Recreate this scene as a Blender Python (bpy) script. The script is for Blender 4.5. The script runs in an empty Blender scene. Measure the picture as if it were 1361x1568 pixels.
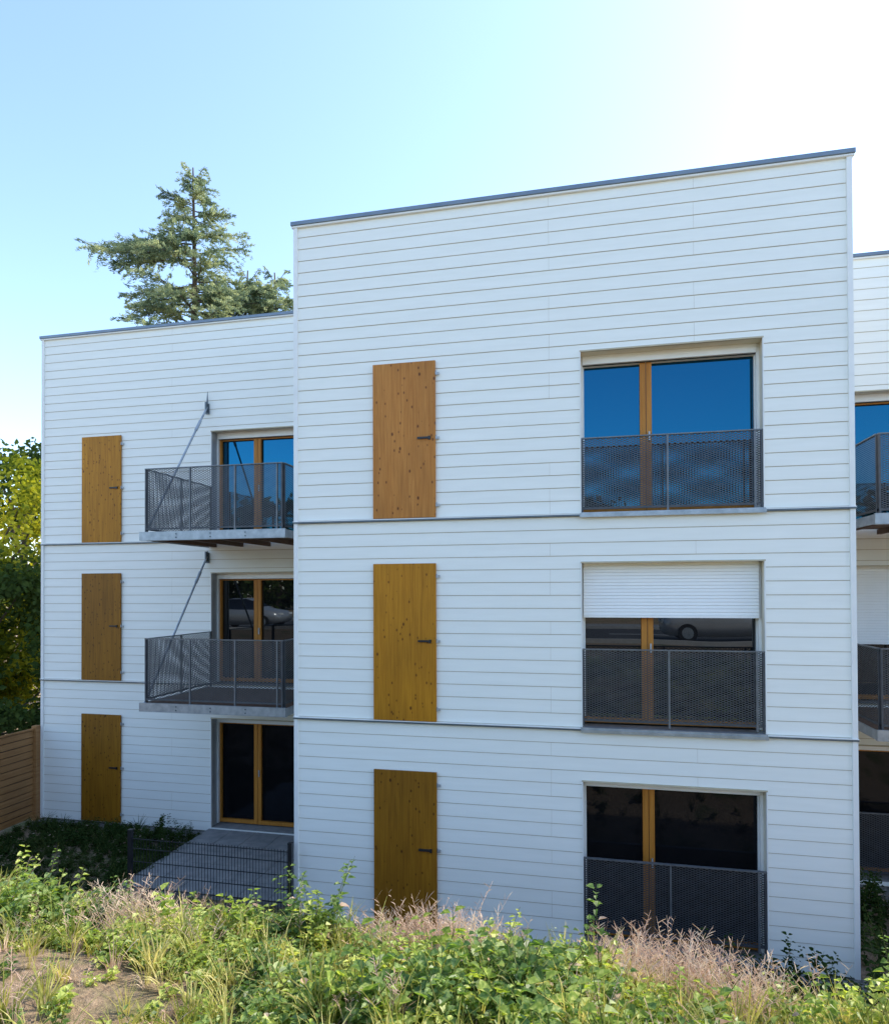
import bpy, math, random
import numpy as np
from mathutils import Vector, Matrix
random.seed(7); rng=np.random.default_rng(7)
scene=bpy.context.scene
COL=scene.collection

# ------------------------------------------------------------------ materials
def newmat(name):
    m=bpy.data.materials.new(name); m.use_nodes=True
    nt=m.node_tree; nt.nodes.clear()
    out=nt.nodes.new('ShaderNodeOutputMaterial')
    return m,nt,out
def N(nt,t,**kw):
    n=nt.nodes.new(t)
    for k,v in kw.items(): setattr(n,k,v)
    return n
def coords(nt,scale=(1,1,1)):
    tc=N(nt,'ShaderNodeTexCoord'); mp=N(nt,'ShaderNodeMapping'); mp.inputs['Scale'].default_value=scale
    nt.links.new(tc.outputs['Object'],mp.inputs['Vector']); return mp.outputs['Vector']
def noise(nt,vec,scale,detail=4,rough=.55):
    n=N(nt,'ShaderNodeTexNoise'); n.inputs['Scale'].default_value=scale; n.inputs['Detail'].default_value=detail
    n.inputs['Roughness'].default_value=rough; nt.links.new(vec,n.inputs['Vector']); return n.outputs['Fac']
def ramp(nt,fac,stops):
    r=N(nt,'ShaderNodeValToRGB'); e=r.color_ramp.elements
    while len(e)<len(stops): e.new(.5)
    for i,(p,c) in enumerate(stops): e[i].position=p; e[i].color=(*c,1)
    nt.links.new(fac,r.inputs['Fac']); return r.outputs['Color']
def simple(name,c1,c2,scale=3,rough=.6,metal=0,vs=(1,1,1),bump=0,bscale=40,spec=.5):
    m,nt,out=newmat(name); p=N(nt,'ShaderNodeBsdfPrincipled')
    v=coords(nt,vs); f=noise(nt,v,scale)
    nt.links.new(ramp(nt,f,[(.3,c1),(.7,c2)]),p.inputs['Base Color'])
    p.inputs['Roughness'].default_value=rough; p.inputs['Metallic'].default_value=metal
    p.inputs['Specular IOR Level'].default_value=spec
    if bump:
        b=N(nt,'ShaderNodeBump'); b.inputs['Strength'].default_value=bump; b.inputs['Distance'].default_value=.01
        nt.links.new(noise(nt,v,bscale,5),b.inputs['Height']); nt.links.new(b.outputs['Normal'],p.inputs['Normal'])
    nt.links.new(p.outputs[0],out.inputs[0]); return m

def siding_mat():
    m,nt,out=newmat('white_painted_boards'); p=N(nt,'ShaderNodeBsdfPrincipled')
    v=coords(nt,(.6,.6,6)); f=noise(nt,v,2.2,5)
    v2=coords(nt,(2,2,45)); f2=noise(nt,v2,3,4)
    c=ramp(nt,f,[(.3,(.87,.87,.795)),(.7,(.91,.91,.84))])
    nt.links.new(c,p.inputs['Base Color']); p.inputs['Roughness'].default_value=.55
    b=N(nt,'ShaderNodeBump'); b.inputs['Strength'].default_value=.25; b.inputs['Distance'].default_value=.004
    nt.links.new(f2,b.inputs['Height']); nt.links.new(b.outputs['Normal'],p.inputs['Normal'])
    nt.links.new(p.outputs[0],out.inputs[0]); return m
def wood_mat(name,ca,cb,knots=True,horizontal=False):
    m,nt,out=newmat(name); p=N(nt,'ShaderNodeBsdfPrincipled')
    vs=(14,14,.7) if not horizontal else (1.2,.7,18)
    v=coords(nt,vs); f=noise(nt,v,2.0,6,.6)
    vb=coords(nt,(1,1,.35)); fb=noise(nt,vb,1.6,3)
    c=ramp(nt,f,[(.25,ca),(.75,cb)])
    c2=ramp(nt,fb,[(.3,(.8,.8,.8)),(.7,(1.1,1.1,1.1))])
    mx=N(nt,'ShaderNodeMix',data_type='RGBA',blend_type='MULTIPLY'); mx.inputs[0].default_value=1
    nt.links.new(c,mx.inputs[6]); nt.links.new(c2,mx.inputs[7]); col=mx.outputs[2]
    if knots:
        vg=coords(nt,(30,30,.9)); fg=noise(nt,vg,2.0,5,.65)
        gc=ramp(nt,fg,[(.38,(.72,.66,.6)),(.55,(1,1,1))])
        mg_=N(nt,'ShaderNodeMix',data_type='RGBA',blend_type='MULTIPLY'); mg_.inputs[0].default_value=.6
        nt.links.new(col,mg_.inputs[6]); nt.links.new(gc,mg_.inputs[7]); col=mg_.outputs[2]
        for (ks,lo,hi,st) in((7.5,.08,.16,.9),(14,.12,.22,.75)):
            vk=coords(nt,(1,0.02,.62)); vo=N(nt,'ShaderNodeTexVoronoi'); vo.inputs['Scale'].default_value=ks
            vo.inputs['Randomness'].default_value=1; nt.links.new(vk,vo.inputs['Vector'])
            kc=ramp(nt,vo.outputs['Distance'],[(lo,(.2,.11,.06)),(hi,(1,1,1))])
            mk=N(nt,'ShaderNodeMix',data_type='RGBA',blend_type='MULTIPLY')
            sel=ramp(nt,vo.outputs['Color'],[(.42,(0,0,0)),(.5,(st,st,st))]); nt.links.new(sel,mk.inputs[0])
            nt.links.new(col,mk.inputs[6]); nt.links.new(kc,mk.inputs[7]); col=mk.outputs[2]
    nt.links.new(col,p.inputs['Base Color']); p.inputs['Roughness'].default_value=.5
    p.inputs['Specular IOR Level'].default_value=.3
    nt.links.new(p.outputs[0],out.inputs[0]); return m
def glass_mat(name,tint):
    m,nt,out=newmat(name); g=N(nt,'ShaderNodeBsdfGlossy'); g.inputs['Roughness'].default_value=.004
    g.inputs['Color'].default_value=(*tint,1)
    d=N(nt,'ShaderNodeBsdfDiffuse'); d.inputs['Color'].default_value=(.007,.007,.008,1)
    v=coords(nt,(.8,.8,.8)); f=noise(nt,v,.7,1)
    b=N(nt,'ShaderNodeBump'); b.inputs['Strength'].default_value=.25; b.inputs['Distance'].default_value=.02
    nt.links.new(f,b.inputs['Height']); nt.links.new(b.outputs['Normal'],g.inputs['Normal'])
    mx=N(nt,'ShaderNodeAddShader'); nt.links.new(d.outputs[0],mx.inputs[0]); nt.links.new(g.outputs[0],mx.inputs[1])
    nt.links.new(mx.outputs[0],out.inputs[0]); return m
def leaf_mat(name,stops,scale=1.2,trans=.4,tcol=None,rough=.5,fine=14,gloss=False):
    m,nt,out=newmat(name); t=N(nt,'ShaderNodeBsdfTranslucent')
    p=N(nt,'ShaderNodeBsdfPrincipled' if gloss else 'ShaderNodeBsdfDiffuse')
    v=coords(nt); f1=noise(nt,v,scale,1); f2=noise(nt,v,scale*fine,1)
    a=N(nt,'ShaderNodeMath',operation='ADD')
    mul=N(nt,'ShaderNodeMath',operation='MULTIPLY'); mul.inputs[1].default_value=.5
    nt.links.new(f1,a.inputs[0]); nt.links.new(f2,a.inputs[1]); nt.links.new(a.outputs[0],mul.inputs[0])
    c=ramp(nt,mul.outputs[0],stops)
    nt.links.new(c,p.inputs[0])
    if gloss:
        p.inputs['Roughness'].default_value=rough; p.inputs['Specular IOR Level'].default_value=.4
    mm=N(nt,'ShaderNodeMix',data_type='RGBA',blend_type='MULTIPLY'); mm.inputs[0].default_value=1
    mm.inputs[7].default_value=(*(tcol or (1.9,1.8,.8)),1); nt.links.new(c,mm.inputs[6]); nt.links.new(mm.outputs[2],t.inputs['Color'])
    mx=N(nt,'ShaderNodeMixShader'); mx.inputs[0].default_value=trans
    nt.links.new(p.outputs[0],mx.inputs[1]); nt.links.new(t.outputs[0],mx.inputs[2]); nt.links.new(mx.outputs[0],out.inputs[0]); return m

M=dict(
 siding=siding_mat(),
 groove=simple('board_joint',(.47,.41,.28),(.57,.50,.37),5,.8),
 trim=simple('white_trim',(.8,.8,.77),(.86,.86,.82),4,.45),
 coping=simple('zinc_coping',(.16,.2,.25),(.22,.27,.32),3,.4,.4),
 flash=simple('steel_flashing',(.10,.13,.15),(.16,.19,.21),4,.45,.5),
 soffit=simple('beige_reveal',(.72,.66,.53),(.78,.72,.59),3,.7),
 alu=simple('grey_aluminium',(.42,.43,.43),(.5,.51,.52),4,.4,.3),
 galv=simple('galvanised_steel',(.30,.34,.37),(.46,.50,.53),9,.42,.6),
 rail=simple('dark_grey_steel',(.060,.065,.073),(.09,.096,.105),8,.5,.3),
 railpost=simple('grey_steel_post',(.13,.14,.15),(.19,.20,.21),8,.45,.4),
 shutterwhite=simple('white_pvc',(.90,.90,.87),(.93,.93,.90),4,.4),
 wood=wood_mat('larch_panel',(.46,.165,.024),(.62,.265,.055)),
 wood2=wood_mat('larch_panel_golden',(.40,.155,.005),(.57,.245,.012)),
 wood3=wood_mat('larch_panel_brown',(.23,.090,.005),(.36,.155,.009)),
 frame=wood_mat('window_wood',(.46,.17,.02),(.60,.25,.045),False),
 plank=wood_mat('fence_wood',(.26,.115,.035),(.44,.23,.09),False,True),
 deck=simple('deck_underside',(.10,.05,.03),(.16,.09,.05),6,.7,0,(1,8,1)),
 glass_0=glass_mat('window_glass_sky_tint',(.008,.088,.165)),  # deep blue of the reflected sky is put into the glossy tint
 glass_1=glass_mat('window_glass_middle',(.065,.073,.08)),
 glass_2=glass_mat('window_glass_lower',(.018,.021,.026)),  # same panes, tint darkened by hand so the reflections look dim
 roof=simple('roof_membrane',(.2,.2,.2),(.27,.27,.27),2,.8),
 plinth=simple('concrete_base',(.2,.21,.21),(.3,.3,.29),6,.85,bump=.4),
 black=simple('black_metal',(.012,.013,.015),(.02,.022,.024),5,.4),
 conc=simple('concrete_paving',(.20,.20,.195),(.30,.29,.275),5,.85,bump=.4),
 asphalt=simple('asphalt',(.045,.045,.048),(.06,.06,.06),8,.9,bump=.3),
 paint=simple('road_paint',(.7,.7,.68),(.8,.8,.78),8,.7),
 kerb=simple('kerb_stone',(.33,.32,.3),(.42,.41,.39),6,.85),
 bark=simple('bark',(.08,.06,.04),(.17,.13,.09),12,.9,vs=(1,1,.3),bump=.6,bscale=20),
)

# ------------------------------------------------------------------ mesh builder
class MB:
    def __init__(s,*mats): s.v=[];s.f=[];s.m=[];s.mats=list(mats)
    def mi(s,k):
        if k not in s.mats: s.mats.append(k)
        return s.mats.index(k)
    def quad(s,a,b,c,d,k):
        i=len(s.v); s.v+= [a,b,c,d]; s.f.append((i,i+1,i+2,i+3)); s.m.append(s.mi(k))
    def box(s,x0,x1,y0,y1,z0,z1,k):
        i=len(s.v)
        s.v+=[(x0,y0,z0),(x1,y0,z0),(x1,y1,z0),(x0,y1,z0),(x0,y0,z1),(x1,y0,z1),(x1,y1,z1),(x0,y1,z1)]
        for f in [(0,3,2,1),(4,5,6,7),(0,1,5,4),(1,2,6,5),(2,3,7,6),(3,0,4,7)]:
            s.f.append(tuple(i+j for j in f)); s.m.append(s.mi(k))
    def tube(s,a,b,r,k,n=8,r2=None):
        a=Vector(a);b=Vector(b);d=(b-a).normalized(); r2=r if r2 is None else r2
        u=d.cross(Vector((0,0,1)) if abs(d.z)<.9 else Vector((1,0,0))).normalized(); w=d.cross(u)
        i=len(s.v)
        for p,rr in((a,r),(b,r2)):
            for j in range(n):
                t=2*math.pi*j/n; s.v.append(tuple(p+(u*math.cos(t)+w*math.sin(t))*rr))
        for j in range(n):
            s.f.append((i+j,i+(j+1)%n,i+n+(j+1)%n,i+n+j)); s.m.append(s.mi(k))
        s.f.append(tuple(i+j for j in range(n))[::-1]); s.m.append(s.mi(k))
        s.f.append(tuple(i+n+j for j in range(n))); s.m.append(s.mi(k))
    def obj(s,name,parent=None,bevel=0,smooth=False):
        me=bpy.data.meshes.new(name); me.from_pydata(s.v,[],s.f)
        for k in s.mats: me.materials.append(M[k] if isinstance(k,str) else k)
        me.polygons.foreach_set('material_index',s.m)
        if smooth: me.polygons.foreach_set('use_smooth',[True]*len(s.f))
        me.update(); o=bpy.data.objects.new(name,me); COL.objects.link(o)
        if parent: o.parent=parent
        if bevel:
            b=o.modifiers.new('bevel','BEVEL'); b.width=bevel; b.segments=2; b.limit_method='ANGLE'
        return o
def empty(name):
    e=bpy.data.objects.new(name,None); COL.objects.link(e); e.empty_display_size=.3; return e

# ------------------------------------------------------------------ apartment building
B=empty('apartment_building')
ZT=10.25; ZB=-.10; B1=5.765; B2=2.86
def siding(name,x0,x1,yp,ops,joints):
    mb=MB('siding','groove')
    def emit(za,zb_,ya,yb,k,base=None):
        cuts=sorted({za,zb_}|{z for o in ops for z in(o[2],o[3]) if za<z<zb_})
        for c0,c1 in zip(cuts[:-1],cuts[1:]):
            mid=(c0+c1)/2
            bl=sorted([(o[0],o[1]) for o in ops if o[2]<mid<o[3]])
            cur=x0; segs=[]
            for a,b in bl: segs.append((cur,a)); cur=b
            segs.append((cur,x1))
            f=lambda z: ya+(yb-ya)*(z-za)/(zb_-za)
            for a,b in segs:
                if b-a<.005: continue
                parts=[a]+[j for j in (base or []) if a+.02<j<b-.02]+[b]
                for p,q in zip(parts[:-1],parts[1:]):
                    p2=p+(.0012 if p!=a else 0); q2=q-(.0012 if q!=b else 0)
                    mb.quad((p2,f(c0),c0),(q2,f(c0),c0),(q2,f(c1),c1),(p2,f(c1),c1),k)
                    if abs(c0-za)<1e-6 and k=='siding':
                        mb.quad((p2,yp+.0,c0),(q2,yp+.0,c0),(q2,ya,c0),(p2,ya,c0),k)
    n0=0
    for (z0,z1,n) in((ZB,B2-.02,16),(B2+.02,B1-.02,16),(B1+.02,ZT-.03,25)):
        pitch=(z1-z0)/n
        for i in range(n):
            za=z0+i*pitch; zb_=za+pitch
            j=joints if (i+n0)%3!=1 else []
            jt=[t+random.uniform(-.003,.003) for t in j] if random.random()<.6 else []
            d=random.uniform(-.001,.001)
            emit(za+.009,zb_,yp-.011+d,yp-.006+d,'siding',jt)
        n0+=n
    emit(ZB,ZT-.03,yp-.001,yp-.001,'groove')
    return mb.obj(name,B)
def wall_trim(name,x0,x1,yp,ops,cl,cr):
    mb=MB('trim')
    if cl: mb.box(x0-.012,x0+.05,yp-.034,yp+.04,ZB,ZT-.04,'trim')
    if cr: mb.box(x1-.05,x1+.012,yp-.034,yp+.04,ZB,ZT-.04,'trim')
    for z in(B1,B2):
        zz=z
        bl=sorted([(o[0],o[1]) for o in ops if o[2]-.04<zz<o[3]])
        cur=x0-(.02 if cl else 0); segs=[]
        for a,b in bl: segs.append((cur,a-.01)); cur=b+.01
        segs.append((cur,x1+(.02 if cr else 0)))
        for a,b in segs:
            mb.box(a,b,yp-.05,yp+.002,zz-.014,zz+.008,'flash')
            mb.box(a,b,yp-.046,yp+.001,zz+.0085,zz+.02,'trim')
    o=mb.obj(name,B); 
    mc=MB('coping')
    mc.box(x0-(.05 if cl else 0),x1+(.05 if cr else 0),yp-.06,yp+.3,ZT-.03,ZT+.03,'coping')
    mc.box(x0-(.04 if cl else 0),x1+(.04 if cr else 0),yp-.045,yp+.28,ZT-.06,ZT-.031,'trim')
    mc.obj(name.replace('trim','coping'),B,.006)

def window(name,x0,x1,z0,z1,yp,drop=0,sill=True,revL='soffit',gk='glass_0'):
    mb=MB(gk)
    D=.32; yg=yp+D
    y0=yp-.012
    mb.quad((x0,y0,z0),(x0,yg+.1,z0),(x0,yg+.1,z1),(x0,y0,z1),revL)
    mb.quad((x1,y0,z0),(x1,y0,z1),(x1,yg+.1,z1),(x1,yg+.1,z0),'soffit')
    mb.quad((x0,y0,z1),(x0,yg+.1,z1),(x1,yg+.1,z1),(x1,y0,z1),'soffit')
    mb.quad((x0,y0,z0),(x1,y0,z0),(x1,yg+.1,z0),(x0,yg+.1,z0),'plinth')
    mb.box(x0-.002,x0+.012,y0-.012,y0+.03,z0,z1,'trim'); mb.box(x1-.012,x1+.002,y0-.012,y0+.03,z0,z1,'trim')
    mb.box(x0-.002,x1+.002,y0-.014,y0+.02,z1-.008,z1+.012,'groove')
    xm=x0+.885
    mb.quad((x0+.02,yg,z0+.03),(xm,yg,z0+.03),(xm,yg,z1),(x0+.02,yg,z1),gk)
    mb.quad((xm,yg+.004,z0+.03),(x1-.02,yg+.009,z0+.03),(x1-.02,yg+.009,z1),(xm,yg+.004,z1),gk)
    wide=.075 if not sill else .052
    sk='trim' if sill else 'frame'
    f=[(x0+.035,x0+wide,sk),(xm-.08,xm-.004,'frame'),(xm+.004,xm+.075,'frame'),(x1-wide,x1-.04,sk)]
    for a,b,kk in f: mb.box(a,b,yg-.06,yg-.004,z0+.1,z1-.12,kk)
    mb.box(x0+.035,xm-.004,yg-.062,yg-.004,z0+.03,z0+.1,'frame')
    mb.box(xm+.004,x1-.04,yg-.062,yg-.004,z0+.03,z0+.1,'frame')
    mb.box(x0+.035,x1-.04,yg-.058,yg-.004,z1-(.15 if not sill else .132),z1-.121,sk)
    mb.box(xm-.004,xm+.004,yg-.05,yg-.004,z0+.03,z1-.13,'black')
    mb.box(x0+.035,x1-.04,yg-.09,yg-.063,z1-.128,z1-.119,'black')
    mb.box(x0+.001,x0+.034,yg-.11,yg-.01,z0+.02,z1-.001,'trim')
    mb.box(x1-.038,x1-.001,yg-.11,yg-.01,z0+.02,z1-.001,'trim')
    mb.box(x0+.036,x1-.04,yg-.13,yg-.01,z1-.118,z1-.002,'shutterwhite')
    mb.box(xm+.03,xm+.05,yg-.09,yg-.062,z0+1.0,z0+1.13,'alu')
    if drop:
        h=.045; n=int(drop/h)
        for i in range(n):
            zt=z1-.002-i*h
            mb.quad((x0+.034,yg-.158,zt-h+.004),(x1-.038,yg-.158,zt-h+.004),(x1-.038,yg-.152,zt),(x0+.034,yg-.152,zt),'shutterwhite')
            mb.quad((x0+.034,yg-.148,zt-h),(x1-.038,yg-.148,zt-h),(x1-.038,yg-.158,zt-h+.004),(x0+.034,yg-.158,zt-h+.004),'trim')
        zt=z1-.002-n*h
        mb.box(x0+.034,x1-.038,yg-.165,yg-.135,zt-.03,zt,'shutterwhite')
    if sill:
        mb.box(x0-.01,x1+.01,yp-.075,yp+.1,z0-.03,z0-.012,'galv')
        mb.box(x0-.01,x1+.01,yp-.075,yp-.062,z0-.055,z0-.03,'galv')
        mb.box(x0+.002,x1-.002,yp-.06,yg-.1,z0-.012,z0+.012,'galv')
    mb.obj(name,B)

def mesh_panel(mb,ox,oy,dx,dy,L,z0,z1,k='rail'):
    """expanded metal: two families of thin flat strips"""
    m=.42; pz=.030; th=.0105
    nx,ny=-dy,dx
    for sgn,off in((1,.0015),(-1,-.0015)):
        c=z0-m*L if sgn>0 else z0
        cmax=z1 if sgn>0 else z1+m*L
        while c<cmax:
            a0=(z0-c)/(sgn*m); a1=(z1-c)/(sgn*m)
            lo=max(0,min(a0,a1)); hi=min(L,max(a0,a1))
            if hi-lo>.01:
                P=lambda a,dz:(ox+dx*a+nx*off,oy+dy*a+ny*off,c+sgn*m*a+dz)
                mb.quad(P(lo,-th/2),P(hi,-th/2),P(hi,th/2),P(lo,th/2),k)
            c+=pz
def railing(mb,ox,oy,dx,dy,L,z0,z1,posts,pk='railpost'):
    mesh_panel(mb,ox,oy,dx,dy,L,z0+.02,z1-.02)
    def bx(a0,a1,w,za,zb_,k,sh=0):
        if abs(dx)>.5: mb.box(ox+min(a0*dx,a1*dx),ox+max(a0*dx,a1*dx),oy-w+sh,oy+w+sh,za,zb_,k)
        else: mb.box(ox-w+sh,ox+w+sh,oy+min(a0*dy,a1*dy),oy+max(a0*dy,a1*dy),za,zb_,k)
    bx(0,L,.022,z1-.016,z1,pk); bx(0,L,.012,z0,z0+.03,'rail')
    for p in posts:
        a=p*(L-.03); bx(a,a+.026,.016,z0-.06,z1-.017,pk if 0<p<1 else 'rail')

main_ops=[(4.18,6.50,5.785,8.0),(4.18,6.50,2.88,5.12),(4.18,6.50,-.04,2.16)]
left_ops=[(-3.21,-.91,5.78,8.0),(-3.21,-.91,2.87,5.12),(-3.21,-.91,-.02,2.18)]
right_ops=[(8.5,10.8,5.78,8.0),(8.5,10.8,2.87,5.12),(8.5,10.8,-.02,2.18)]
YW=2.93
siding('wall_boards_main',0,7.534,0,main_ops,[3.768,5.66])
siding('wall_boards_left',-7.25,0,YW,left_ops,[-4.1])
siding('wall_boards_right',7.534,15.5,YW,right_ops,[11.4,13.4])
wall_trim('trim_main',0,7.534,0,main_ops,True,True)
wall_trim('trim_left',-7.25,-.001,YW,left_ops,True,False)
wall_trim('trim_right',7.535,15.5,YW,right_ops,False,True)
sh=MB('trim')
for (x0,x1,y) in((0.0,7.534,.01),(-7.25,0,YW+.01),(7.534,15.5,YW+.01)):
    e=.002
    sh.quad((x0+e,y,ZB-.3),(x0+e,13,ZB-.3),(x0+e,13,ZT-.03),(x0+e,y,ZT-.03),'trim')
    sh.quad((x1-e,y,ZB-.3),(x1-e,y,ZT-.03),(x1-e,13,ZT-.03),(x1-e,13,ZB-.3),'trim')
    sh.quad((x0+e,13,ZB-.3),(x1-e,13,ZB-.3),(x1-e,13,ZT),(x0+e,13,ZT),'trim')
    sh.quad((x0+e,y+.3,ZT-.05),(x1-e,y+.3,ZT-.05),(x1-e,13,ZT-.05),(x0+e,13,ZT-.05),'roof')
    sh.box(x0+.02,x1-.02,y+.015,y+.2,ZB-.35,ZB-.002,'plinth')
sh.obj('building_shell',B)
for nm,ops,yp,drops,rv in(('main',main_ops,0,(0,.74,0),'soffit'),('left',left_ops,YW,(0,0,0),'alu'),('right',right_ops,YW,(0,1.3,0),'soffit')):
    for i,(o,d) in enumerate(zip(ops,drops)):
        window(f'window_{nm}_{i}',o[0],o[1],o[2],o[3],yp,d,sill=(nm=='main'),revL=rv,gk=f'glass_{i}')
for i,o in enumerate(main_ops):
    mb=MB('rail'); zt=(6.82,3.95,1.125)[i]
    railing(mb,o[0]+.012,.01,1,0,o[1]-o[0]-.024,zt-.98,zt,(0,.49,.965,1)); mb.obj(f'window_railing_{i}',B)
mb=MB('rail'); railing(mb,8.51,YW+.01,1,0,2.28,.1,1.08,(0,.49,.965,1)); mb.obj('window_railing_right',B)

def shutter(name,x0,x1,z0,z1,yp,wk):
    mb=MB(wk); 
    mb.box(x0,x1,yp-.05,yp-.022,z0,z1,wk)
    o=mb.obj(name,B,.004)
    h=MB('black'); zh=(z0+z1)/2+.02
    h.box(x1-.26,x1-.07,yp-.075,yp-.05,zh-.016,zh+.012,'black')
    h.box(x1-.10,x1-.07,yp-.0745,yp-.0505,zh-.03,zh+.02,'black')
    for z in(z0+.18,zh,z1-.18):
        h.box(x1+.001,x1+.055,yp-.042,yp-.02,z-.025,z+.01,'alu')
        h.tube((x1+.012,yp-.05,z-.03),(x1+.012,yp-.05,z+.03),.009,'galv')
    h.obj(name+'_fittings',B)
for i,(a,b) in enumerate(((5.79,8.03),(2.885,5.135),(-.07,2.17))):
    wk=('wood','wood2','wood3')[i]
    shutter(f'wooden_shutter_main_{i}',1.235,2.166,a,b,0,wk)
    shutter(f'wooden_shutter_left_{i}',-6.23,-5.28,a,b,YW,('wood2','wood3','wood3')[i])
    shutter(f'wooden_shutter_right_{i}',12.0,12.93,a,b,YW,wk)

def balcony(name,x0,x1,y0,zf,zr,side):
    e=MB('galv')
    t=.13
    e.box(x0-.07,x1+.07,y0-.07,y0-.05,zf-t,zf,'galv')
    e.box(x0-.07,x0-.05,y0-.049,YW-.03,zf-t,zf,'galv')
    e.box(x1+.05,x1+.07,y0-.049,YW-.03,zf-t,zf,'galv')
    e.box(x0-.07,x1+.07,y0-.072,y0-.03,zf+.001,zf+.012,'galv')
    e.box(x0-.07,x1+.07,y0-.07,y0-.0,zf-t-.008,zf-t-.001,'galv')
    for k in range(5):
        x=x0+.1+(x1-x0-.2)*k/4; e.box(x-.03,x+.03,y0-.04,YW-.04,zf-t+.005,zf-.045,'deck')
    n=14; w=(YW-.05-y0+.04)/n
    for k in range(n):
        e.box(x0-.045,x1+.045,y0-.045+k*w,y0-.045+(k+1)*w-.01,zf-.04,zf-.012,'deck')
    for k in range(1,4):
        for zz in(zf-.035,zf-.095):
            x=x0+(x1-x0)*k/4; e.tube((x,y0-.07,zz),(x,y0-.082,zz),.012,'flash',6)
    L=x1-x0
    railing(e,x0,y0,1,0,L,zf+.05,zr,(0,.335,.665,.965,1))
    railing(e,x0,y0+.03,0,1,YW-.06-y0,zf+.05,zr,(0,.5,1))
    railing(e,x1,y0+.03,0,1,YW-.06-y0,zf+.05,zr,(0,.5,1))
    for x in((x0-.085,) if side<0 else (x1+.085,)):
        top=(x,YW-.05,zf+2.72 if zf>4 else zf+2.62)
        bot=(x,y0+.1,zf-.03)
        e.tube(top,bot,.02,'galv'); 
        m1=Vector(top).lerp(Vector(bot),.12); m2=Vector(top).lerp(Vector(bot),.2); e.tube(m1,m2,.03,'galv')
        e.box(x-.012,x+.012,YW-.11,YW-.03,top[2]-.1,top[2]+.1,'flash')
        e.box(x-.04,x+.04,YW-.04,YW-.023,top[2]-.13,top[2]+.08,'flash')
        e.tube((x,YW-.045,top[2]+.05),(x+.02,YW-.06,top[2]+(.32 if zf>4 else .12)),.022,'flash',6,.004)
    return e.obj(name,B)
for i,(zf,zr) in enumerate(((5.76,6.87),(2.83,3.94))):
    balcony(f'balcony_left_{i}',-3.19,-.62,.86,zf,zr,-1)
    balcony(f'balcony_right_{i}',8.14,11.0,.86,zf,zr,1)

# ------------------------------------------------------------------ terrain
def tz(x,y):
    x=np.asarray(x,float); y=np.asarray(y,float)
    pts_y=[-400,-9.5,-7.4,-6.4,-5.7,-5.2,-4.8,-2.0,-1.2,400]
    pts_z=[2.95,2.93,2.88,2.78,2.61,2.40,2.08,.02,-.13,-.13]
    z=np.interp(y,pts_y,pts_z)
    bump=.05*np.sin(x*1.7+y*.8)+.04*np.sin(x*3.1-y*2.3+1)+.03*np.sin(x*.6+2)
    w=np.exp(-((y+5.6)/2.0)**2)
    return z+bump*w+.02*np.sin(x*5+1)*np.sin(y*6)*w
g=np.sinh(np.linspace(-4.6,4.6,260)); g=g/g.max()*400
gx=g+4; gy=g-4
X,Y=np.meshgrid(gx,gy); Z=tz(X,Y)
vs=np.stack([X,Y,Z],-1).reshape(-1,3)
n=len(gx); idx=np.arange(n*n).reshape(n,n)
fs=np.stack([idx[:-1,:-1],idx[:-1,1:],idx[1:,1:],idx[1:,:-1]],-1).reshape(-1,4)
def ground_mat():
    m,nt,out=newmat('soil_and_grass'); p=N(nt,'ShaderNodeBsdfPrincipled'); v=coords(nt)
    f=noise(nt,v,1.3,6,.6); f2=noise(nt,v,22,5,.7)
    c1=ramp(nt,f2,[(.3,(.17,.11,.065)),(.7,(.42,.30,.19))]); c2=ramp(nt,f2,[(.3,(.05,.07,.02)),(.7,(.14,.16,.05))])
    mask=ramp(nt,f,[(.52,(0,0,0)),(.64,(1,1,1))])
    mx=N(nt,'ShaderNodeMix',data_type='RGBA'); nt.links.new(mask,mx.inputs[0]); nt.links.new(c1,mx.inputs[6]); nt.links.new(c2,mx.inputs[7])
    nt.links.new(mx.outputs[2],p.inputs['Base Color']); p.inputs['Roughness'].default_value=.95
    b=N(nt,'ShaderNodeBump'); b.inputs['Strength'].default_value=1; b.inputs['Distance'].default_value=.06
    nt.links.new(f2,b.inputs['Height']); nt.links.new(b.outputs['Normal'],p.inputs['Normal'])
    nt.links.new(p.outputs[0],out.inputs[0]); return m
gm=ground_mat()
me=bpy.data.meshes.new('ground'); me.from_pydata(vs.tolist(),[],fs.tolist()); me.materials.append(gm)
me.polygons.foreach_set('use_smooth',[True]*len(fs)); o=bpy.data.objects.new('ground',me); COL.objects.link(o)

mg,nt,out=newmat('gravel'); p=N(nt,'ShaderNodeBsdfPrincipled'); vo=N(nt,'ShaderNodeTexVoronoi'); vo.inputs['Scale'].default_value=32
nt.links.new(coords(nt),vo.inputs['Vector']); nt.links.new(ramp(nt,vo.outputs['Color'],[(.1,(.05,.05,.045)),(.9,(.22,.21,.19))]),p.inputs['Base Color'])
b=N(nt,'ShaderNodeBump'); b.inputs['Distance'].default_value=.02; b.invert=True; nt.links.new(vo.outputs['Distance'],b.inputs['Height']); nt.links.new(b.outputs[0],p.inputs['Normal'])
nt.links.new(p.outputs[0],out.inputs[0]); M['gravel']=mg
mb=MB('gravel')
mb.quad((.05,-.55,-.112),(7.6,-.55,-.112),(7.6,.02,-.108),(.05,.02,-.108),'gravel')
mb.quad((-7.2,2.4,-.112),(-3.35,2.4,-.112),(-3.35,2.95,-.108),(-7.2,2.95,-.108),'gravel')
mb.quad((7.6,2.2,-.112),(15.4,2.2,-.112),(15.4,2.95,-.108),(7.6,2.95,-.108),'gravel')
mb.obj('gravel')
mb=MB('conc')
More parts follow.
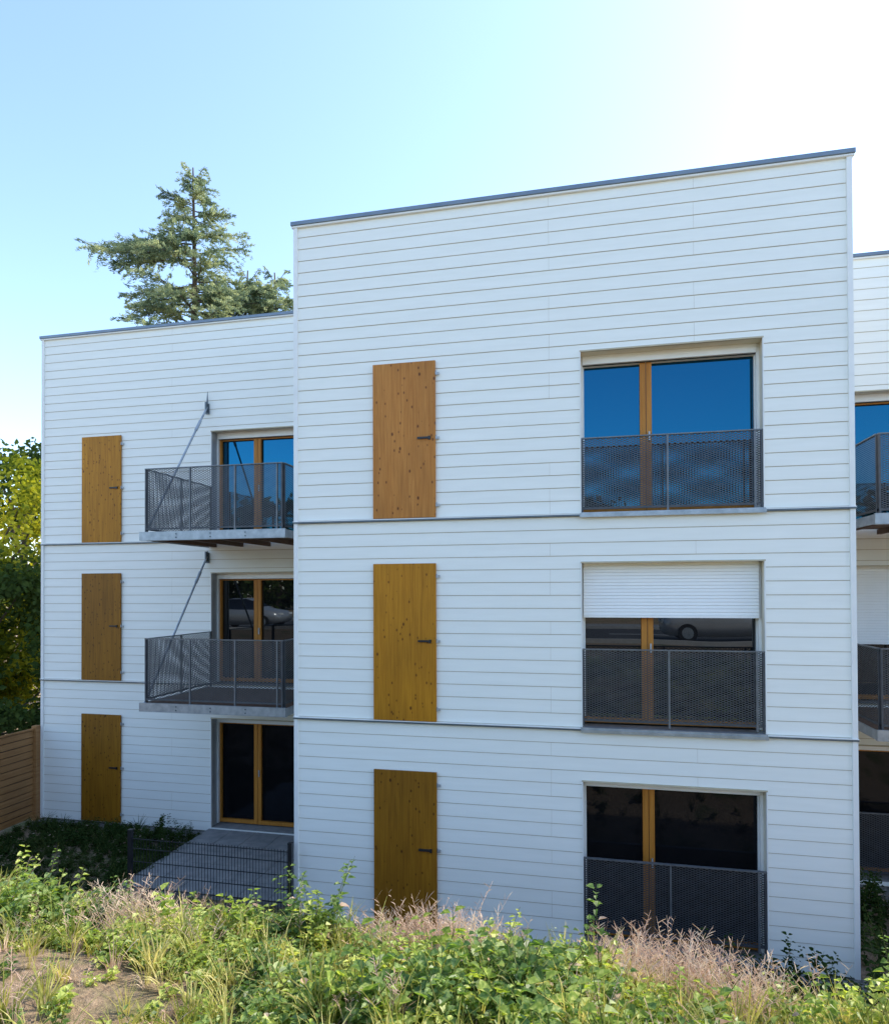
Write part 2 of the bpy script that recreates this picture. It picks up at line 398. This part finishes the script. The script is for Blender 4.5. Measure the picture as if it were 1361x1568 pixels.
for i in range(6):
    for j in range(5):
        a=-3.25+i*.53; c=.3+j*.524
        mb.box(a,a+.522,c,c+.516,-.16,-.045,'conc')
mb.obj('paved_terrace',None,.004)

wf=MB('plank')
yy=2.85; xf=-7.36
for k in range(7):
    y=yy-k*1.8
    wf.box(xf-.03,xf+.09,y-.06,y+.06,-.2,1.88,'plank')
for k in range(6):
    y1=yy-k*1.8-.062; y0=y1-1.8+.124
    wf.box(xf-.02,xf-.012,y0,y1,-.05,1.8,'black')
    for j in range(13):
        z=-.06+j*.143; wf.box(xf,xf+.022+.01*random.random(),y0,y1,z,z+.124+.006*random.random(),'plank')
    wf.box(xf-.01,xf+.05,y0,y1,1.80,1.835,'plank')
wf.obj('wooden_fence',None,.003)

mf=MB('black'); yf=-.12
for x in(-2.72,.0-.03):
    mf.box(x-.03,x+.03,yf-.03,yf+.03,-.2,1.02,'black'); mf.box(x-.034,x+.034,yf-.034,yf+.034,1.021,1.04,'black')
x=-2.68
while x<-.07:
    mf.box(x-.003,x+.003,yf-.008,yf-.002,-.1,.93,'black'); x+=.05
for z in(-.05,.15,.35,.55,.75,.9):
    mf.box(-2.69,-.06,yf-.002,yf+.006,z-.003,z+.003,'black')
    mf.box(-2.69,-.06,yf-.014,yf-.009,z-.003,z+.003,'black')
mf.obj('wire_mesh_fence')

mb=MB('asphalt','paint','kerb')
mb.quad((-120,-20.5,2.956),(120,-20.5,2.956),(120,-13.2,2.956),(-120,-13.2,2.956),'asphalt')
for i in range(-20,20):
    mb.quad((i*5,-17.1,2.962),(i*5+2.5,-17.1,2.962),(i*5+2.5,-16.97,2.962),(i*5,-16.97,2.962),'paint')
mb.box(-120,120,-13.2,-13.05,2.8,3.07,'kerb'); mb.box(-120,120,-20.65,-20.5,2.8,3.07,'kerb')
mb.obj('road')
mb=MB('conc'); mb.box(-120,120,-22.6,-20.652,2.8,3.066,'conc'); mb.obj('pavement')

def car(px,py,c1,c2):
    paint=simple('car_paint',c1,c2,1,.25,.3); E=empty('parked_car'); E.location=(px,py,2.96)
    st=[(-2.1,.60,.35,.62,.66,.5),(-2.0,.78,.22,.86,.9,.6),(-1.75,.84,.2,.92,1.0,.66),(-1.25,.86,.2,.94,1.36,.58),(-.7,.87,.2,.93,1.45,.60),(.1,.87,.2,.92,1.47,.6),
        (.5,.87,.2,.91,1.36,.59),(1.0,.86,.2,.89,1.02,.66),(1.15,.86,.2,.88,.93,.7),(1.8,.82,.2,.78,.82,.62),(2.1,.66,.3,.62,.66,.5)]
    v=[];f=[];m=[]
    for (x,w,zb,zbelt,zr,rw) in st:
        h=(zb+zbelt)/2
        v+=[(x,-w*.93,zb),(x,-w,h),(x,-w*.97,zbelt),(x,-rw,zr-.03),(x,-rw*.6,zr),(x,rw*.6,zr),(x,rw,zr-.03),(x,w*.97,zbelt),(x,w,h),(x,w*.93,zb)]
    k=10
    for i in range(len(st)-1):
        for j in range(k):
            f.append((i*k+j,i*k+(j+1)%k,(i+1)*k+(j+1)%k,(i+1)*k+j))
            glass=(j in(2,6) and 3<=i<=6) or (j in(3,4,5) and i in(2,6)) or (j in (2,6) and i in (2,))
            m.append(1 if glass else 0)
    f.append(tuple(range(k))[::-1]); m.append(0); f.append(tuple((len(st)-1)*k+j for j in range(k))); m.append(0)
    me=bpy.data.meshes.new('car_body'); me.from_pydata(v,[],f); me.materials.append(paint); me.materials.append(M['glass_1'])
    me.polygons.foreach_set('material_index',m); me.polygons.foreach_set('use_smooth',[True]*len(f)); me.update()
    ob=bpy.data.objects.new('body',me); COL.objects.link(ob); ob.parent=E
    w=MB('black','galv')
    for x in(-1.32,1.35):
        for s in(-1,1):
            w.tube((x,s*.68,.31),(x,s*.89,.31),.31,'black',20); w.tube((x,s*.885,.31),(x,s*.9,.31),.19,'galv',14)
    w.box(-2.12,-1.98,-.6,-.35,.62,.74,'trim'); w.box(-2.12,-1.98,.35,.6,.62,.74,'trim')
    w.box(1.98,2.12,-.6,-.35,.6,.7,'trim'); w.box(1.98,2.12,.35,.6,.6,.7,'trim')
    w.obj('wheels_and_lights',E)
car(8.9,-14.6,(.5,.5,.5),(.55,.55,.56)); car(1.6,-14.5,(.05,.06,.08),(.06,.07,.09)); car(-12.2,-14.4,(.35,.36,.38),(.4,.41,.43)); car(-18,-14.5,(.3,.03,.02),(.32,.03,.02))

# ------------------------------------------------------------------ trees
def leafquads(P,size,asp=.55,r=rng,bias=None):
    n=len(P); a=r.normal(size=(n,3))
    if bias is not None: a=a+bias
    a/=np.linalg.norm(a,axis=1)[:,None]
    b=r.normal(size=(n,3)); b-= (b*a).sum(1)[:,None]*a; b/=np.linalg.norm(b,axis=1)[:,None]
    s=(size*r.uniform(.6,1.3,n))[:,None]
    return np.stack([P-a*s,P+b*s*asp,P+a*s,P-b*s*asp],1).reshape(-1,3)
def join_obj(name,woody,leafv,mats,loc=(0,0,0)):
    v=list(woody.v); f=list(woody.f); m=[0]*len(f); n0=len(v)
    v+=leafv.tolist(); k=len(leafv)//4
    q=(np.arange(k*4).reshape(-1,4)+n0).tolist(); f+=[tuple(t) for t in q]; m+=[1]*k
    me=bpy.data.meshes.new(name); me.from_pydata(v,[],f)
    for mm in mats: me.materials.append(mm)
    me.polygons.foreach_set('material_index',m); me.update()
    o=bpy.data.objects.new(name,me); COL.objects.link(o); o.location=loc; return o
def decid(name,loc,H,R,mat,nclump=170,per=110,leaf=.11,low=.25,seed=1):
    r=np.random.default_rng(seed); w=MB('bark')
    w.tube((0,0,-.3),(.1,.05,H*.35),.28*H/10,'bark',10,.2*H/10); w.tube((.1,.05,H*.35),(0,.1,H*.8),.2*H/10,'bark',8,.05)
    C=[]
    for i in range(nclump):
        th=r.uniform(0,2*math.pi); t=r.uniform(low,1); 
        prof=math.sin(math.pi*min(1,max(0,(t-low*.6)/(1.04-low*.6))))**.6
        rad=R*prof*(.45+.6*r.random()**.5)*(1+.22*math.sin(3*th+seed)+.1*math.sin(7*t*3))
        c=(rad*math.cos(th),rad*math.sin(th),H*t); C.append(c)
        if i%7==0:
            st=(.05,.05,H*(max(.2,t-.25))); w.tube(st,c,.07*H/10,'bark',5,.015)
    C=np.array(C); rr=R*.19*r.uniform(.6,1.4,len(C))
    P=np.repeat(C,per,0)+r.normal(size=(len(C)*per,3))*np.repeat(rr,per)[:,None]*np.array([.6,.6,.42])
    return join_obj(name,w,leafquads(P,leaf,.6,r),[M['bark'],mat],loc)
m_yel=leaf_mat('foliage_yellow_green',[(.36,(.09,.13,.02)),(.5,(.27,.29,.035)),(.64,(.52,.46,.06))],.5,.5,(1.5,1.4,.6))
m_grn=leaf_mat('foliage_green',[(.35,(.03,.06,.02)),(.65,(.10,.14,.045))],.5,.35)
decid('deciduous_tree',(-13.9,7.6,-.13),9.0,3.5,m_yel,170,120,.10,.18,3)
decid('deciduous_tree',(-18.8,14,-.13),10.6,4.0,m_grn,160,110,.13,.15,5)
decid('deciduous_tree',(-11.2,5.2,-.13),5.6,2.6,m_grn,130,120,.09,.05,9)
decid('deciduous_tree',(17.5,6,-.13),8,3,m_grn,100,80,.13,.15,11)
base=decid('distant_trees',(-60,-44,2.9),9.5,5.5,m_grn,80,40,.38,.1,21)
me0=base.data; n0=len(me0.vertices); co=np.empty(n0*3); me0.vertices.foreach_get('co',co); co=co.reshape(-1,3)
polys=[tuple(p.vertices) for p in me0.polygons]; mis=[p.material_index for p in me0.polygons]
V=[];F=[];MI=[]
for i in range(13):
    a=rng.uniform(0,6.28); s=rng.uniform(.75,1.12); R_=np.array([[math.cos(a),-math.sin(a),0],[math.sin(a),math.cos(a),0],[0,0,1]])
    c=(co*s)@R_.T+np.array([i*9.0+rng.uniform(-2,2),rng.uniform(-5,3),0]); off=i*n0; V.append(c)
    F+=[tuple(q+off for q in p) for p in polys]; MI+=mis
me=bpy.data.meshes.new('distant_trees'); me.from_pydata(np.concatenate(V).tolist(),[],F); me.materials.append(M['bark']); me.materials.append(m_grn)
me.polygons.foreach_set('material_index',MI); base.data=me

m_ced=leaf_mat('cedar_needles',[(.37,(.06,.10,.085)),(.5,(.21,.27,.17)),(.63,(.52,.54,.32))],1.6,.42,(1.3,1.3,1.0))
def cedar(name,loc,H,special,lenf,z_start,seed,dens=1.0):
    r=np.random.default_rng(seed); w=MB('bark')
    top=Vector((0,0,H)); pts=[Vector((0,0,-.3))]
    for i in range(1,8): pts.append(Vector((r.normal()*.08,r.normal()*.08,H*i/8)))
    pts.append(top)
    for i in range(8): w.tube(pts[i],pts[i+1],.36*(1-i/8)+.03,'bark',8,.36*(1-(i+1)/8)+.03)
    P=[]; D=[]
    def branch(z,th,L,rise,droop):
        d=np.array([math.cos(th),math.sin(th),0]); n=np.array([-d[1],d[0],0])
        K=7; last=None
        for k in range(K+1):
            t=k/K; q=np.array([0,0,z])+d*L*t+np.array([0,0,rise*L*t-droop*L*t*t])+n*.06*L*math.sin(t*4+z)
            if last is not None: w.tube(tuple(last),tuple(q),max(.012,.035*L/3*(1-t)+.012),'bark',4)
            last=q
        ns=int(max(6,L*8.5)*dens)
        for s in range(ns):
            t=.15+.85*(s+r.random())/ns
            q=np.array([0,0,z])+d*L*t+np.array([0,0,rise*L*t-droop*L*t*t])+n*.06*L*math.sin(t*4+z)
            sl=(.34+.28*L*(1-abs(t-.45)))*r.uniform(.45,1.2); sd=1 if s%2 else -1
            dirv=d*r.uniform(.4,.9)+n*sd*r.uniform(.3,1)+np.array([0,0,r.uniform(-.3,.35)]); dirv/=np.linalg.norm(dirv)
            m=int(14+sl*40)
            tt=r.random(m)
            pp=q+dirv*(tt*sl)[:,None]+np.array([0,0,-.25])*(tt**2*sl)[:,None]+r.normal(size=(m,3))*.036
            P.append(pp); D.append(np.repeat(dirv[None],m,0))
    z=z_start
    while z<H-.25:
        u=(H-z); L=lenf(u)
        for k in range((4 if u<8 else 2) if u>1.2 else 3):
            branch(z+r.uniform(-.12,.12),r.uniform(0,6.28),L*r.uniform(.45,1.2),r.uniform(.05,.4),r.uniform(.1,.4))
        z+=(.30 if u<2.6 else .46) if u<8 else .9
    for (z,th,L,rise,dr) in special: branch(z,th,L,rise,dr)
    branch(H-.7,.5,.5,1.8,.1); branch(H-.5,3.5,.35,2,.1)
    P=np.concatenate(P); D=np.concatenate(D)
    return join_obj(name,w,leafquads(P,.085,.24,r,D*2.0),[M['bark'],m_ced],loc)
LEFT=math.atan2(-.2154,-.9765)
RIGHT=LEFT+math.pi
sp=[(20.3,LEFT,4.7,.03,-.04),(20.0,LEFT+.25,4.1,.0,.0),(20.7,LEFT-.2,3.8,.10,.03),(19.8,LEFT+.1,3.4,-.05,.0),(20.9,RIGHT,2.3,.1,.1),(17.6,LEFT,2.9,-.05,.1),
    (20.5,LEFT+.1,3.2,.1,.1),(20.2,LEFT-.15,3.6,.0,.05),(18.4,LEFT+.1,2.9,.0,.1),(18.2,LEFT-.3,2.8,.05,.1),
    (18.0,RIGHT,3.0,.05,.1),(17.4,RIGHT+.2,3.6,.1,.1),(17.6,RIGHT-.3,4.0,.08,.1),(18.9,RIGHT+.1,2.6,.1,.1),(17.9,RIGHT+.1,4.4,.05,.02),(18.6,RIGHT,3.4,-.05,.05),(18.2,RIGHT-.2,4.2,.02,.0)]
cedar('cedar_tree',(-13.2,17.6,-.13),24.1,sp,lambda u:min(.3+.5*u,2.9) if u<8 else 3.6,7,4)
cedar('cedar_tree',(-9.7,18.6,-.13),19.4,[],lambda u:min(.3+.7*u,3),10,8)
cedar('cedar_tree',(-11.2,18.9,-.13),19.8,[],lambda u:min(.3+.7*u,2.8),12,12)

# ------------------------------------------------------------------ weeds
def norm(a): return a/np.linalg.norm(a)
def leaf(r,base,dirv,up,L,W,fold=.25):
    side=norm(np.cross(dirv,up)); nrm=norm(np.cross(side,dirv))
    tip=base+dirv*L-nrm*L*.18; 
    l1=base+dirv*L*.28+side*W*.48+nrm*W*fold; l2=base+dirv*L*.66+side*W*.36+nrm*W*fold*.6-nrm*L*.06
    r1=base+dirv*L*.28-side*W*.48+nrm*W*fold; r2=base+dirv*L*.66-side*W*.36+nrm*W*fold*.6-nrm*L*.06
    return [base,l1,l2,tip, base,tip,r2,r1]
def strip(r,pts,ws):
    v=[]
    for i in range(len(pts)-1):
        d=norm(pts[i+1]-pts[i]); s=norm(np.cross(d,np.array([.3,.7,.2])))
        v+=[pts[i]-s*ws[i],pts[i]+s*ws[i],pts[i+1]+s*ws[i+1],pts[i+1]-s*ws[i+1]]
    return v
def weed(r,h,leafL,npair,spread,nst=None):
    v=[];m=[]
    lean=np.array([r.normal()*.12,r.normal()*.12,1]); 
    nst=nst or r.integers(2,5); lm=0 if r.random()<.6 else 4
    for s in range(nst):
        a=r.uniform(0,6.28); hh=h*r.uniform(.55,1); d=norm(np.array([math.cos(a)*spread,math.sin(a)*spread,1])+lean*.3)
        pts=[np.array([math.cos(a),math.sin(a),0])*.01+d*hh*t+np.array([math.cos(a),math.sin(a),0])*.12*hh*t*t for t in(0,.35,.7,1)]
        q=strip(r,pts,[.003,.003,.0025,.001]); v+=q; m+=[3]*(len(q)//4)
        for i in range(npair):
            t=.15+.85*(i+r.random()*.6)/npair; k=min(2,int(t*3))
            base=pts[k]+(pts[k+1]-pts[k])*min(1,t*3-k)*.9
            aa=a+i*1.57+r.uniform(-.4,.4)
            for sg in(0,math.pi):
                dd=norm(np.array([math.cos(aa+sg),math.sin(aa+sg),r.uniform(-.35,.6)]))
                L=leafL*r.uniform(.5,1.2)*(1.15-.55*t)
                v+=leaf(r,base+dd*.01,dd,np.array([r.normal()*.25,r.normal()*.25,1]),L,L*r.uniform(.55,.9)); m+=[lm if r.random()<.985 else 2]*2
    return np.array(v),np.array(m)
def grass(r,h,nb,mat=1,w=.004):
    v=[]
    for i in range(nb):
        a=r.uniform(0,6.28); d=np.array([math.cos(a),math.sin(a),0]); o=d*r.uniform(0,.04); hh=h*r.uniform(.5,1); b=r.uniform(.1,.7)
        pts=[o+d*b*hh*t*t+np.array([0,0,hh*(t-.3*b*t*t)]) for t in(0,.4,.75,1)]
        v+=strip(r,pts,[w,w,w*.7,w*.1])
    return np.array(v),np.full(len(v)//4,mat)
def dry(r,h,nb):
    v=[]
    for i in range(nb):
        a=r.uniform(0,6.28); d=np.array([math.cos(a),math.sin(a),0]); o=d*r.uniform(0,.05); hh=h*r.uniform(.6,1); b=r.uniform(.1,.65)
        P=lambda t:o+d*b*hh*t*t+np.array([0,0,hh*(t-.2*b*t*t)])
        pts=[P(t) for t in(0,.4,.75,1)]; v+=strip(r,pts,[.0020,.0019,.0016,.0012])
        for k in range(6):
            t=.7+.28*k/6; aa=r.uniform(0,6.28); dd=norm(np.array([math.cos(aa),math.sin(aa),.9])); q=P(t)
            L=r.uniform(.03,.08); v+=strip(r,[q,q+dd*L*.5,q+dd*L+np.array([0,0,-.004])],[.0017,.0022,.001])
    return np.array(v),np.full(len(v)//4,2)
m_weed=leaf_mat('weed_leaf',[(.35,(.10,.17,.02)),(.5,(.28,.36,.06)),(.63,(.60,.62,.20))],2.0,.45,(1.5,1.5,.7),.42,24,True)
m_weed2=leaf_mat('weed_leaf_deep',[(.35,(.05,.10,.02)),(.5,(.13,.21,.05)),(.63,(.31,.38,.12))],2.4,.42,(1.6,1.7,.7),.42,22,True)
m_grass=leaf_mat('grass_blade',[(.33,(.15,.20,.04)),(.5,(.38,.37,.11)),(.66,(.68,.60,.30))],1.5,.4,(1.4,1.3,.8),.5,18)
m_dry=leaf_mat('dry_stalk',[(.33,(.40,.25,.18)),(.5,(.62,.43,.33)),(.66,(.78,.64,.48))],2,.3,(1.1,1.1,1))
m_stem=leaf_mat('plant_stem',[(.33,(.09,.12,.03)),(.66,(.2,.2,.06))],2,.1,(1,1,1))
m_shade=leaf_mat('weed_leaf_painted_shade',[(.33,(.022,.045,.012)),(.5,(.04,.07,.02)),(.66,(.075,.10,.03))],1.5,.3,(1.5,1.5,.8))  # darkened copy of the weed leaf: the building's shade painted into the colour
def mass(name,items,mats):
    V=[];Mi=[]
    for v,m,pos,rot,s in items:
        c,sn=math.cos(rot),math.sin(rot); R_=np.array([[c,-sn,0],[sn,c,0],[0,0,1]])
        V.append((v*s)@R_.T+np.array(pos)); Mi.append(m)
    V=np.concatenate(V); Mi=np.concatenate(Mi); k=len(V)//4
    me=bpy.data.meshes.new(name); me.from_pydata(V.tolist(),[],np.arange(k*4).reshape(-1,4).tolist())
    for mm in mats: me.materials.append(mm)
    me.polygons.foreach_set('material_index',Mi.astype(int)); me.update()
    o=bpy.data.objects.new(name,me); COL.objects.link(o); return o
r=np.random.default_rng(5)
W=[weed(r,r.uniform(.16,.34),r.uniform(.045,.09),6,r.uniform(.3,.9)) for _ in range(22)]
WT=[weed(r,r.uniform(.6,.8),r.uniform(.075,.11),12,.22,r.integers(1,4)) for _ in range(9)]
G=[grass(r,r.uniform(.15,.36),16) for _ in range(8)]
DG=[grass(r,r.uniform(.1,.25),14,2,.003) for _ in range(4)]
DR=[dry(r,r.uniform(.4,.62),8) for _ in range(10)]
def dn(x,y): return math.sin(x*1.9+1.3*math.sin(y*1.7))+math.sin(y*2.6+x*.9+1)+.6*math.sin(x*4.3-y*3.1)
items=[]; gi=[]; di=[]
def put(lst,var,x,y,s=1,dz=0):
    v,m=var[r.integers(len(var))]; lst.append((v,m,(x,y,float(tz(x,y))+dz-.01),r.uniform(0,6.28),s))
def isbare(x,y): return (y<-5.85 and (x<2.6+.5*math.sin(y*5)) and dn(x*1.6+1,y*1.9)<.6) or (y<-5.5 and dn(x*2.1+2,y*2.3)<-1.3)
for _ in range(4700):
    x=r.uniform(-2.2,8.3); y=r.uniform(-7.4,-4.3); q=dn(x,y)
    if isbare(x,y) and r.random()<.85: continue
    if q>-.9 or r.random()<.42: put(items,W,x,y,r.uniform(.5,1.15)*(1.25 if q>.5 else .8))
for _ in range(2900):
    x=r.uniform(-2.5,8.5); y=r.uniform(-7.6,-4.1)
    if isbare(x,y) and r.random()<.65: continue
    put(gi,G if r.random()<.72 else DG,x,y,r.uniform(.6,1.15))
for (x,y,n_,s) in((.97,-5.15,9,.9),(.3,-5.1,6,.75),(2.55,-5.15,11,1.0),(2.25,-5.2,6,.75),(2.75,-5.3,7,.75),(2.1,-5.5,5,.7),(3.2,-5.3,3,.55),(4.0,-5.4,8,.8),(4.3,-5.6,6,.75),(4.9,-5.5,6,.75),(5.3,-5.6,9,.78),(5.7,-5.6,10,.8),(6.4,-5.6,6,.8),(6.0,-5.4,9,.85),(1.6,-5.5,5,.75),(-.6,-5.1,3,.8),(.4,-6.2,5,.55),(3.4,-6.0,6,.6)):
    for _ in range(n_): put(items,WT if r.random()<.6 else W,x+r.normal()*.12,y+r.normal()*.1,r.uniform(.65,1.)*s)
for _ in range(190):
    x=r.choice([1.2,1.5,3.2,3.5,3.7,4.5,4.7,4.9,5.1])+r.normal()*.15; y=r.uniform(-5.6,-4.9); put(di,DR,x,y,r.uniform(.6,1.0))
for _ in range(70): put(di,DR,r.uniform(-1,7.5),r.uniform(-6.8,-5),r.uniform(.4,.75))
ms=(m_weed,m_grass,m_dry,m_stem,m_weed2)
mass('weeds',items,ms); mass('grass',gi,ms); mass('dry_grass',di,ms)
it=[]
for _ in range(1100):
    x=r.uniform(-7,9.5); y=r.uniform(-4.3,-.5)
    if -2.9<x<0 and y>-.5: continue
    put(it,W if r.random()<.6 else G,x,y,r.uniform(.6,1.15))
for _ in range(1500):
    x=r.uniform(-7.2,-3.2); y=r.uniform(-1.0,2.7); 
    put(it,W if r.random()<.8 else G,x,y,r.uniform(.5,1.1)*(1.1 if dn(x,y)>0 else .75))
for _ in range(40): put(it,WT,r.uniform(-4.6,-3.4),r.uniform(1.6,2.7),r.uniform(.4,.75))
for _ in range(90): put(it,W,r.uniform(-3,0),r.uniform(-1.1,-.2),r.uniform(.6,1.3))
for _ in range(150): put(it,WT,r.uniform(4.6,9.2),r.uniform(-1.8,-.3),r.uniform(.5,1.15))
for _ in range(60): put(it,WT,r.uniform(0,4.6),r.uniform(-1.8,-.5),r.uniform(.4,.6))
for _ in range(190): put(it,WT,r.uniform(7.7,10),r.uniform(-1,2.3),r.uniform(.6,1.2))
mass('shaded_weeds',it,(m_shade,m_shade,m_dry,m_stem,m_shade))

# ------------------------------------------------------------------ light
EL=math.radians(45); AZ=math.radians(54.5)
sd=Vector((math.cos(EL)*math.sin(AZ),math.cos(EL)*math.cos(AZ),math.sin(EL)))
L=bpy.data.lights.new('sun','SUN'); L.energy=7; L.angle=math.radians(.53); L.color=(1,.92,.78)
lo=bpy.data.objects.new('sun',L); COL.objects.link(lo); lo.rotation_euler=sd.to_track_quat('Z','Y').to_euler(); lo.location=(20,20,30)
w=bpy.data.worlds.new('World'); scene.world=w; w.use_nodes=True; nt=w.node_tree; nt.nodes.clear()
ow=nt.nodes.new('ShaderNodeOutputWorld'); bg=nt.nodes.new('ShaderNodeBackground'); sk=nt.nodes.new('ShaderNodeTexSky')
sk.sky_type='NISHITA'; sk.sun_disc=False; sk.sun_elevation=EL; sk.sun_rotation=AZ; sk.air_density=1.0; sk.dust_density=.7; sk.ozone_density=1.7
bg.inputs['Strength'].default_value=.44; nt.links.new(sk.outputs[0],bg.inputs[0]); nt.links.new(bg.outputs[0],ow.inputs[0])
scene.view_settings.view_transform='Standard'; scene.view_settings.look='None'; scene.view_settings.exposure=0

# ------------------------------------------------------------------ camera
c=bpy.data.cameras.new('camera'); co_=bpy.data.objects.new('camera',c); COL.objects.link(co_)
c.sensor_fit='HORIZONTAL'; c.sensor_width=36; c.lens=36*1020/1361; c.shift_y=108.6/1361; c.clip_end=2000; c.clip_start=.05
Rm=Matrix.Rotation(math.radians(12.44),4,'Z')@Matrix.Rotation(math.radians(90.64),4,'X')@Matrix.Rotation(math.radians(-.22),4,'Z')
co_.matrix_world=Matrix.Translation((4.32,-9.246,4.75))@Rm
scene.camera=co_
